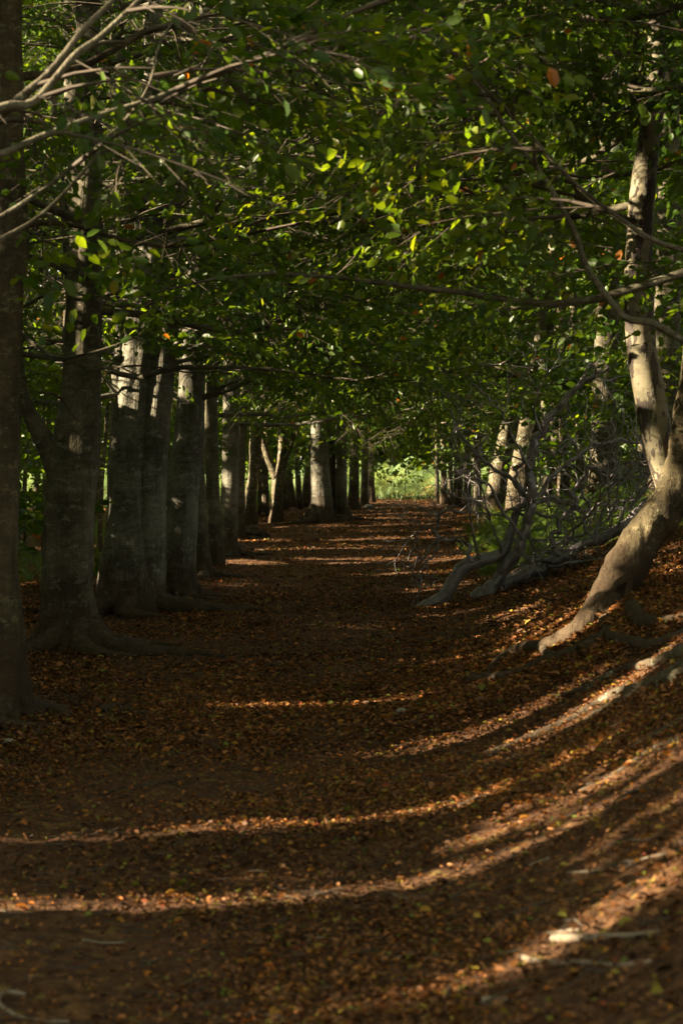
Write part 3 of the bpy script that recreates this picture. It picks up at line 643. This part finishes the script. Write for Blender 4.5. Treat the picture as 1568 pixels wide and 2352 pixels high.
# the wood that shades the lane: left of the view and behind the camera; its gaps let the sun shafts through
r = rr_(300); spots = []
for gx, gy in [(x, y) for y in np.arange(1.0, 78, 2.3) for x in np.arange(-7.2, -24, -3.6)]:
    x = gx + r.uniform(-.8, .8); y = gy + r.uniform(-.7, .7)
    lim = -(.172 * y + 2.0)
    if 64 < y - SLP * x: continue
    if y > 18 and x > lim and r.random() < .72: continue      # keep the visible part of the wood open
    if x < -12 and r.random() < .5: continue
    if np.any(np.abs(y - SLP * x - STREAK[:, 0]) < STREAK[:, 1] + .12):
        y += .3
        if np.any(np.abs(y - SLP * x - STREAK[:, 0]) < STREAK[:, 1] + .12): y -= .6
    spots.append((x, y))
for x, y in spots:
    b = np.array([x, y, float(gz(x, y)) - .05]); r_ = r.uniform(.06, .12); vis = abs(x) < .172 * y + 1
    tree('young_beech', 'leafy young beech of the shady wood left of the lane', 'tree', b,
         [([b, b + [0, 0, 1.5], b + [.1, 0, 4], b + [0, .2, 7], b + [0, .2, 10]], [r_ * 1.2, r_, r_ * .9, r_ * .7, r_ * .3])], M['wood_back'], r,
         seg=8, nst=16, ztop=10, gap=.42 if y < 18 else .55, length=2.4, spray=2.0, step=.75, zlow=2.4 if vis else .9, zmin=2.1 if vis else .5, group='young beeches of the wood left of the lane', limb_mesh=False, twigs=0)

# big crowns added above and behind, for shade from the sky; far wall of trees
bigs = [(-5, -3, 14, 3.4), (3.5, -2, 14, 3.4), (6, 5, 13, 3.4), (6.5, 15, 13, 3.4), (7, 22, 14, 3.2), (8, 30, 14, 2.8), (9, 40, 16, 2.8), (-6, -9, 13, .9), (-1.5, -9.5, 13, .9), (3, -9, 13, .9), (8, -6, 13, .9), (10, 0, 13, 1), (11, 9, 13, 1), (12, 18, 13, 1),
        (12.5, 27, 13, 1)] + [(x, y, 15, 10.5) for y in (3, 10, 17, 24, 31, 38, 46, 54) for x in (-9.5, -4.2, 5.0) if (x, y) != (-4.2, 3)]
for i, (x, y, h, zl_) in enumerate(bigs):
    b = np.array([x, y, float(gz(x, y)) - .05])
    tree('beech_tree', 'tall beech outside the view roofing the lane', 'tree', b, [([b, b + [0, 0, 2], b + [.1, 0, 5], b + [0, .2, 9], b + [0, .2, h]], [.3, .24, .2, .15, .05])], M['beech'], rr_(500 + i),
         seg=12, nst=24, ztop=h - .5, gap=.8 if zl_ < 9 else .3, length=4.6 if zl_ < 9 else 5.2, spray=2.2 if zl_ < 9 else (3.2 if y < 28 else 2.4), step=.9, zlow=zl_, zmin=max(.5, zl_ - .6) if zl_ < 2 else ZMIN, group='added tall beeches roofing the lane outside the view', limb_mesh=False, twigs=0)
for i, (x, y) in enumerate([(x, y) for y in np.arange(-4, 64, 3.3) for x in (-19.5, -23)]):  # tall rows put in far left to block the low sun
    r = rr_(560 + i); x += r.uniform(-.6, .6); y += r.uniform(-.7, .7); b = np.array([x, y, float(gz(x, y)) - .05])
    tree('beech_tree', 'tall beech deep in the wood left of the lane', 'tree', b, [([b, b + [0, 0, 2], b + [.1, 0, 6], b + [0, .2, 12], b + [0, .2, 18]], [.26, .2, .17, .13, .05])], M['wood_back'], r,
         seg=10, nst=24, ztop=17.5, gap=.6, length=3.4, spray=2.6, step=1.0, zlow=3.5, group='tall beeches added deep in the wood left of the lane', limb_mesh=False, twigs=0)
r = rr_(700); n = 0
for y in (86, 94, 104):
    for x in np.arange(-32, 30, 3.8):
        xx = x + r.uniform(-1, 1); yy = y + r.uniform(-2, 2); h = r.uniform(27, 33)
        b = np.array([xx, yy, float(gz(xx, yy)) - .05])
        tree('woodland_tree', 'bushy tree of the wood beyond the clearing', 'tree', b, [([b, b + [0, 0, 3], b + [.2, 0, 8], b + [0, .2, 15], b + [0, .2, h]], [.3, .24, .2, .15, .05])], M['wood_back'], r,
             seg=8, nst=14, ztop=h - 1, gap=.95, length=4.2, spray=4.0, step=1.7, zlow=1.6, zmin=1.2, group='trees of the wood beyond the clearing', limb_mesh=False, twigs=0, cast=False)

for i, (x, y) in enumerate([(11, 34), (9.5, 44), (14, 42), (12.5, 52), (8.5, 55), (17, 55), (15, 64), (10, 66), (20, 68), (7.0, 37), (-12, 62), (-17, 66), (-21, 60)]):
    r = rr_(800 + i); h = 15; b = np.array([x, y, float(gz(x, y)) - .05])
    tree('woodland_tree', 'bushy beech in the background wood beside the lane', 'tree', b, [([b, b + [0, 0, 3], b + [.1, 0, 6], b + [0, .2, 10], b + [0, .2, h]], [.2, .16, .14, .1, .05])], M['wood_back'], r,
         seg=10, nst=18, ztop=h - 1, gap=.7, length=4.2, spray=2.6, step=1.0, zlow=2.0, zmin=1.6, group='bushy trees of the background wood', limb_mesh=False, twigs=0)
print('LEAVES', NLEAF)

# ------------------------------------------------------------------ fallen dead tree with a tangle of bare branches
lb = at(1110, 1372); DD = lb[1]
print('dead base', lb)
E = empty('fallen_tree', lb, 'bare dead tree fallen across the bank with a tangle of crooked silvery branches', 'fallen tree')
rd = rr_(900)
def dbranch(pts, d0, d1, depth, name='branch', twigs=True, seg=10, wk=.9):
    n = len(pts); a, q = stempx(pts, np.linspace(d0, d1, n)); a = np.array(a)
    if name == 'branch' and len(pts) > 3:
        a = spline(a, 3 * n - 2); a[1:] += rd.normal(0, .018, (len(a) - 1, 3)); q = list(np.interp(np.linspace(0, n - 1, 3 * n - 2), range(n), q)); q = [x * wk for x in q]; n = len(a)
    mb = MB(); c, rr = tube(mb, a, q, seg, n * 5, .34, 18, seed=int(rd.integers(99)))
    if twigs:
        L = np.linalg.norm(np.diff(c, axis=0), axis=1).sum()
        for _ in range(int(L * depth)):
            twig(mb, c, rr, rd.uniform(.35, 1.0), rd.uniform(.35, 1.25), 1)
    mb.build(name, M['dead'], E); return c
def twig(mb, c, rr, t, L, lvl):
    i = int(t * (len(c) - 2)); p = c[i]; d = c[i + 1] - c[i]; d /= np.linalg.norm(d) + 1e-9
    v = d * .5 + rd.normal(0, .6, 3); v[1] *= .6; v[2] += .12; v /= np.linalg.norm(v)
    pts = [p]; n = 6 if lvl else 11
    for k in range(n):
        v = v + rd.normal(0, .33, 3); v /= np.linalg.norm(v); q = pts[-1] + v * L / n
        q[2] = max(q[2], float(gz(q[0], q[1])) + .02); pts.append(q)
    r0 = .019 if lvl == 0 else (np.clip(rr[i] * .55, .008, .014) if lvl == 1 else .006)
    cc, r2 = tube(mb, pts, np.linspace(r0, .003, n + 1), 5, 15, 0, cap=False)
    if lvl < 2:
        for _ in range(int(rd.integers(1, 4)) + 3 * (lvl == 0)): twig(mb, cc, r2, rd.uniform(.25, .9), L * rd.uniform(.3, .6), lvl + 1)
dd = DD
dbranch([(940, 1408, 9), (975, 1392, 13), (1018, 1372, 15), (1040, 1335, 16), (1062, 1305, 16), (1100, 1288, 15), (1150, 1272, 14), (1172, 1225, 11), (1184, 1180, 9), (1200, 1145, 7), (1190, 1110, 5)], dd - .3, dd + .2, 1.5, 'trunk', seg=16)
dbranch([(1095, 1378, 26), (1130, 1350, 17), (1160, 1305, 15), (1190, 1255, 15), (1212, 1205, 13), (1222, 1140, 12), (1218, 1060, 11), (1240, 990, 10), (1275, 940, 9), (1320, 895, 7), (1365, 865, 6), (1398, 840, 4)], dd, dd - .4, 2.2, 'branch', seg=14)
dbranch([(1150, 1345, 14), (1200, 1320, 15), (1260, 1300, 14), (1350, 1252, 13), (1420, 1215, 13), (1480, 1165, 11), (1530, 1120, 9)], dd + .1, dd + .6, 1.2, 'branch', seg=14)
BR = [
 ([(1085, 1292, 8), (1070, 1250, 6), (1040, 1238, 6), (1012, 1238, 6), (1004, 1205, 6), (1012, 1180, 6), (1048, 1172, 5), (1095, 1178, 4), (1150, 1176, 4), (1215, 1168, 4)], -.3, .0),
 ([(1004, 1205, 4), (998, 1235, 4), (978, 1270, 4), (958, 1300, 3), (945, 1330, 2)], -.3, -.5),
 ([(1010, 1238, 4), (1000, 1265, 4), (975, 1295, 3), (968, 1330, 3), (952, 1368, 2)], -.3, -.5),
 ([(1215, 1165, 8), (1185, 1110, 7), (1150, 1085, 6), (1110, 1060, 5), (1080, 1025, 5), (1050, 990, 4), (1035, 940, 3)], 0, -.3),
 ([(1240, 1140, 6), (1180, 1105, 6), (1200, 1065, 5), (1230, 1040, 5), (1270, 1040, 4), (1300, 1035, 3)], 0, .2),
 ([(1225, 1150, 8), (1270, 1090, 7), (1310, 1055, 7), (1350, 1030, 6), (1390, 1015, 6), (1430, 1010, 5), (1475, 1018, 4)], -.2, .3),
 ([(1285, 1275, 10), (1262, 1240, 9), (1290, 1205, 9), (1310, 1165, 8), (1320, 1120, 7), (1345, 1080, 6), (1365, 1080, 6), (1400, 1092, 5), (1450, 1095, 4), (1485, 1100, 4)], .1, .5),
 ([(1350, 1078, 5), (1335, 1130, 5), (1350, 1170, 5), (1310, 1165, 4), (1285, 1150, 4)], .2, .2),
 ([(1265, 1290, 7), (1220, 1285, 6), (1195, 1270, 5), (1190, 1250, 4)], .2, .0),
 ([(1222, 1160, 6), (1270, 1145, 6), (1320, 1160, 5), (1350, 1200, 4), (1365, 1225, 3)], 0, .3),
 ([(1184, 1180, 6), (1215, 1180, 5), (1260, 1185, 5), (1310, 1190, 4), (1370, 1180, 3), (1420, 1165, 3)], .1, .4),
 ([(1200, 1240, 6), (1160, 1180, 5), (1130, 1130, 5), (1100, 1100, 4), (1065, 1080, 3), (1045, 1020, 3), (1040, 960, 2)], -.2, -.4),
 ([(1218, 1080, 6), (1180, 1010, 4), (1155, 960, 3), (1120, 910, 3), (1085, 880, 2)], -.4, -.6),
 ([(1240, 990, 5), (1230, 930, 4), (1250, 870, 3), (1290, 820, 2)], -.4, -.6),
 ([(1320, 895, 5), (1335, 870, 4), (1345, 850, 4), (1360, 835, 3)], -.4, -.4),
 ([(1100, 1285, 5), (1090, 1220, 4), (1075, 1160, 4), (1060, 1110, 3), (1070, 1060, 2)], -.2, -.5),
 ([(1150, 1270, 5), (1135, 1215, 4), (1120, 1180, 4), (1110, 1130, 3), (1085, 1090, 2)], -.1, -.3),
 ([(1350, 1250, 6), (1380, 1190, 5), (1400, 1130, 4), (1390, 1070, 3), (1420, 1000, 3), (1440, 950, 2)], .3, .2),
 ([(1420, 1215, 5), (1430, 1160, 4), (1460, 1120, 3), (1470, 1050, 3), (1450, 990, 2)], .4, .3),
 ([(1260, 1300, 5), (1320, 1290, 5), (1380, 1285, 4), (1440, 1290, 3), (1500, 1285, 2)], .1, .2)]
for k in range(16):
    px = rd.uniform(1180, 1470); c_ = np.array([P(px, 1330 - (px - 1150) * .55, dd + .4), P(px + 40, 1310 - (px - 1150) * .55, dd + .4)]); mb = MB()
    twig(mb, np.repeat(c_, 3, 0) + np.linspace(0, .05, 6)[:, None], np.full(6, .03), .2, rd.uniform(1.1, 2.1), 0); mb.build('branch', M['dead'], E)
for pts, a, b_ in BR: dbranch(pts, dd + a, dd + b_, 5.5, wk=.66, seg=8)

# ------------------------------------------------------------------ stump, roots, sticks, stones
sb = at(580, 1236); E = empty('tree_stump', sb, 'small rotten stump with splayed root stubs at the left edge of the lane', 'stump')
mb = MB(); tube(mb, [sb + [0, 0, -.05], sb + [0, 0, .1], sb + [.02, 0, .22]], [.22, .15, .13], 20, 14, .5, 12, (.1, .7, 5), seed=3); mb.build('stump_body', M['root'], E)
for k in range(7):
    a = -2.6 + k * .38; mb = MB(); p = sb + [math.cos(a) * .1, math.sin(a) * .1, .16]
    q = sb + [math.cos(a) * .42, math.sin(a) * .3, 0]; q[2] = float(gz(q[0], q[1])) - .02
    tube(mb, [p, (p + q) / 2 + [0, 0, .05], q], [.035, .03, .015], 6, 8, .3, 15, seed=k); mb.build('root', M['root'], E)
ROOTS = [([(1568, 1500), (1490, 1530), (1420, 1545), (1330, 1590), (1270, 1602)], .035, .015, 'low root creeping left from the right edge under the leaning tree'),
         ([(1568, 1700), (1490, 1732), (1400, 1790), (1330, 1822)], .02, .01, 'dark root on the right slope between two sunlit strips'),
         ([(30, 1622), (80, 1628), (130, 1640), (160, 1652)], .06, .03, 'mossy root stub lying at the foot of the nearest left trunk'),
         ([(75, 1510), (100, 1500), (140, 1482), (200, 1486)], .035, .02, 'dark root left of the knotted beech foot'),
         ([(150, 1522), (190, 1528), (240, 1530), (290, 1524)], .03, .015, 'thin root in front of the knotted beech foot'),
         ([(230, 1640), (270, 1628), (310, 1640), (350, 1642)], .04, .015, 'low dark root hump on the lane beside the nearest left trunk'),
         ([(540, 1250), (580, 1262), (630, 1268), (660, 1262)], .04, .015, 'pale surface root right of the straight rough trunk'),
         ([(560, 1275), (620, 1285), (680, 1282)], .03, .012, 'lower pale surface root beside the lane'),
         ([(1110, 1737), (1160, 1722), (1220, 1697), (1290, 1668), (1350, 1635), (1410, 1600), (1480, 1585), (1568, 1555)], .018, .035, 'long grey root climbing the right bank below the leaning tree'),
         ([(1290, 1688), (1340, 1660), (1400, 1622), (1460, 1600)], .012, .02, 'short root stub beside the long grey root'),
         ([(1390, 1745), (1450, 1720), (1510, 1690), (1600, 1640)], .012, .02, 'dark root low on the right bank near the edge'),
         ([(1440, 1600), (1500, 1575), (1600, 1525)], .03, .045, 'sunlit root running off the right edge'),
         ([(230, 1830), (290, 1812), (350, 1802), (420, 1790)], .014, .01, 'dark root crossing the left of the lane in the foreground'),
         ([(0, 1812), (40, 1800), (90, 1790), (120, 1780)], .014, .01, 'dark root at the left edge of the foreground')]
for k, (pts, a, b_, lab) in enumerate(ROOTS): tag(ground_line(pts, a, b_, .3, k + 20), lab, 'root', 'surface roots')
STICKS = [([(1190, 2205), (1260, 2217), (1330, 2216), (1420, 2222), (1500, 2212)], .009, 'long bent pale stick in the right foreground'),
          ([(1270, 2165), (1350, 2162), (1430, 2158), (1512, 2148)], .013, 'straight sunlit stick, highest of the pale ones at right'),
          ([(1110, 2310), (1140, 2305), (1172, 2307)], .014, 'short pale stick at the bottom right of centre'),
          ([(880, 2212), (920, 2202), (980, 2204), (1030, 2192)], .006, 'thin curved twig in the centre foreground'),
          ([(900, 2058), (940, 2066), (1020, 2060)], .006, 'slender dark twig on the mid foreground'),
          ([(0, 2095), (50, 2100), (150, 2098)], .005, 'thin twig at the left edge'),
          ([(190, 2162), (240, 2168), (290, 2166)], .005, 'short twig left of centre foreground'),
          ([(60, 2290), (10, 2285), (0, 2310), (60, 2345), (160, 2350)], .008, 'hooked pale twig in the bottom left corner'),
          ([(690, 2155), (740, 2158), (770, 2160)], .007, 'small twig in the middle foreground'),
          ([(745, 2270), (775, 2292), (800, 2300)], .006, 'twig sticking up in the bottom centre'),
          ([(1300, 2010), (1400, 2000), (1480, 1975), (1560, 1955)], .006, 'faint thin twig on the shaded right slope'),
          ([(1330, 2140), (1240, 2150), (1200, 2140)], .007, 'grey twig beside the sunlit stick'),
          ([(1260, 1975), (1215, 1990)], .006, 'tiny twig under the sunlit strip')]
for k, (pts, r0, lab) in enumerate(STICKS): tag(ground_line(pts, r0, r0 * .6, .9, k + 50, 'fallen_stick', None, 'stick', .2, 7), lab, 'stick', 'sticks on the lane')
def stone(px, py, s, lab, k):
    p = at(px, py); mb = MB(); tube(mb, [p + [-s, 0, -.2 * s], p + [-s * .4, 0, .2 * s], p + [s * .4, 0, .25 * s], p + [s, 0, -.1 * s]], [.15 * s, .55 * s, .5 * s, .1 * s], 12, 14, .3, 1.2 / s, seed=k)
    tag(mb.build('stone', M['stone'], None), lab, 'stone', 'stones on the lane')
M['stone'] = simple('stone', (.12, .11, .10), (.28, .26, .22), 14)
stone(18, 1712, .05, 'pale angular stone at the left edge of the lane', 1); stone(922, 1640, .045, 'flat grey stone in the middle of the lane', 2)
stone(848, 1168, .16, 'sunlit pale boulder beside the distant dark trunk', 3); stone(832, 1160, .12, 'smaller lit lump behind the pale boulder', 4)

# ------------------------------------------------------------------ leaf litter (far too many to count)
def litter(n, y0, y1, size, seed, name, lab, spread=1.15, keepfn=None):
    r = np.random.default_rng(seed)
    Y = np.sqrt(r.uniform(y0 ** 2, y1 ** 2, n)) if y1 < 16 else np.exp(r.uniform(math.log(y0), math.log(y1), n))
    X = r.uniform(-1, 1, n) * (.172 * Y * spread + .4)
    dens = .5 + .5 * vnoise(X * 1.3, Y * .8, 0, 21)
    pathy = np.exp(-((X - (toe(Y) - 1.0)) / 1.0) ** 2) * (.55 + .45 * (1 - sstep(10, 20, Y)))
    dens = sstep(.25, .75, dens + .18 * vnoise(X * 4, Y * 3, 0, 23))
    k = r.random(n) < (.22 + .78 * dens) * (1 - .8 * pathy)
    X, Y = X[k], Y[k]; n = len(X); Z = gz(X, Y) + r.uniform(.004, .03, n)
    R = rotm(r.uniform(0, 6.28, n), r.normal(0, .3, n), r.normal(0, .35, n))
    s = size * np.clip(np.exp(r.normal(-.25, .38, n)), .3, 2.4) * (1 + .15 * sstep(15, 50, Y))
    LL = LEAF * [1, 1.15, 2.2]
    V = np.stack([X, Y, Z], -1)[:, None] + np.einsum('nij,kj->nki', R, LL) * s[:, None, None]
    f = (LF[None] + 6 * np.arange(n)[:, None, None]).reshape(-1, 4)
    t = np.clip(r.beta(2, 2.4, n) * .9 + .12 * vnoise(X, Y, 0, 5), 0, .9) ; t = np.where(r.random(n) < .12, r.uniform(.82, 1, n), t)
    o = link_quads(name, V.reshape(-1, 3), f, [M['litter']], None, True, None, np.repeat(t, 2)); tag(o, lab, 'leaf litter', None, 'stuff')
litter(330000, 3.7, 15, .0215, 5, 'leaf_litter', 'brown and yellow fallen leaves strewn over the near lane and bank')
litter(420000, 11, 70, .037, 6, 'leaf_litter', 'orange brown fallen leaves covering the lane farther along')
def twig_litter():
    r = rr_(55); mb = MB()
    for _ in range(900):
        y = math.exp(r.uniform(math.log(5.2), math.log(30))); x = r.uniform(-1, 1) * (.172 * y + .3); a = r.uniform(0, 6.28); L = r.uniform(.04, .22)
        p = np.array([x, y, 0]); q = p + [math.cos(a) * L, math.sin(a) * L, 0]; m = (p + q) / 2 + [r.normal(0, .012), r.normal(0, .012), 0]
        for v in (p, q, m): v[2] = float(gz(v[0], v[1])) + r.uniform(.006, .03)
        w = r.uniform(.0015, .004); tube(mb, [p, m, q], [w, w, w * .5], 4, 3, smoothpath=False, cap=False)
    tag(mb.build('twig_litter', M['twig'], None), 'small dry twigs scattered over the lane', 'twig litter', None, 'stuff')
twig_litter()

# ------------------------------------------------------------------ bracken
def frond_template(r):
    V, F = [], []; n = 0
    for t in np.linspace(.12, .99, 16):
        x = t; z = .55 * t - .42 * t * t; ln = .42 * (1 - t) ** .75 * min(1, t / .2) + .02
        for s in (-1, 1):
            m = max(2, int(ln / .045)); a = .25
            for q in range(m):
                u = (q + .5) / m; w = .045 * (1 - u * .7) + .006
                cx = x + ln * u * math.sin(a); cy = s * ln * u * math.cos(a); cz = z - .18 * (ln * u)
                for e in (-1, 1):
                    V += [[cx - .008, cy - .012 * s, cz], [cx + .008, cy + .012 * s, cz], [cx + e * w + .01, cy + s * .02, cz - .008], [cx + e * w * .9, cy, cz - .008]]
                    F.append([n, n + 1, n + 2, n + 3]); n += 4
    st_ = MB(); tube(st_, [[0, 0, -.3], [.12, 0, .05], [.5, 0, .17], [1, 0, .13]], [.008, .006, .004, .001], 3, 8, cap=False)
    return np.array(V), np.array(F), np.concatenate(st_.v), np.concatenate(st_.f)
FT = [frond_template(rr_(i)) for i in range(2)]
def bracken(name, lab, XY, size, m_, seed):
    r = np.random.default_rng(seed); v, f, sv, sf = FT[0]; v = np.vstack([v, sv]); f = np.vstack([f, sf + len(v) - len(sv)])
    n = len(XY); Z = gz(XY[:, 0], XY[:, 1]); s = size * r.uniform(.6, 1.2, n)
    R = rotm(r.uniform(0, 6.28, n), -r.uniform(.1, .9, n), r.normal(0, .3, n))
    V = np.einsum('nij,kj->nki', R, v) * s[:, None, None] + np.stack([XY[:, 0], XY[:, 1], Z + .26 * s * r.uniform(.6, 1.6, n)], -1)[:, None]
    F = (f[None] + len(v) * np.arange(n)[:, None, None]).reshape(-1, 4)
    t = np.clip(r.normal(.42, .18, n) + (r.random(n) < .07) * .5, 0, 1)
    o = link_quads(name, V.reshape(-1, 3), F, [M[m_]], None, False, None, np.repeat(t, len(f))); tag(o, lab, 'bracken', None, 'stuff')
r = rr_(41); Y = r.uniform(21.5, 46, 5200); U = r.uniform(.9, 6, 5200); XY = np.stack([toe(Y) + U + .4 * vnoise(Y * .8, U, 0, 4), Y], -1)
k = (XY[:, 0] < .18 * Y + .5) & (U > 1.0 + .5 * vnoise(Y * .6, 0, 0, 7)) & ~((Y < 26.6) & (U < 3.3)); bracken('bracken', 'green bracken covering the bank behind the dead branches', XY[k][:2400], .40, 'fern', 3)
Yl = r.uniform(24, 60, 1500); Xl = -3.6 + .075 * (Yl - 18) - r.uniform(1.2, 9, 1500); kl = vnoise(Xl * .5, Yl * .4, 0, 9) > -.1
bracken('undergrowth', 'dim ferny undergrowth on the wood floor behind the left row', np.stack([Xl, Yl], -1)[kl], .55, 'fern', 9)
Y = r.uniform(66.5, 84, 2600); X = r.uniform(-13, 13, 2600); bracken('bracken', 'bright sunlit bracken filling the clearing at the end of the lane', np.stack([X, Y], -1), 1.15, 'fernlit', 4)
print('done')
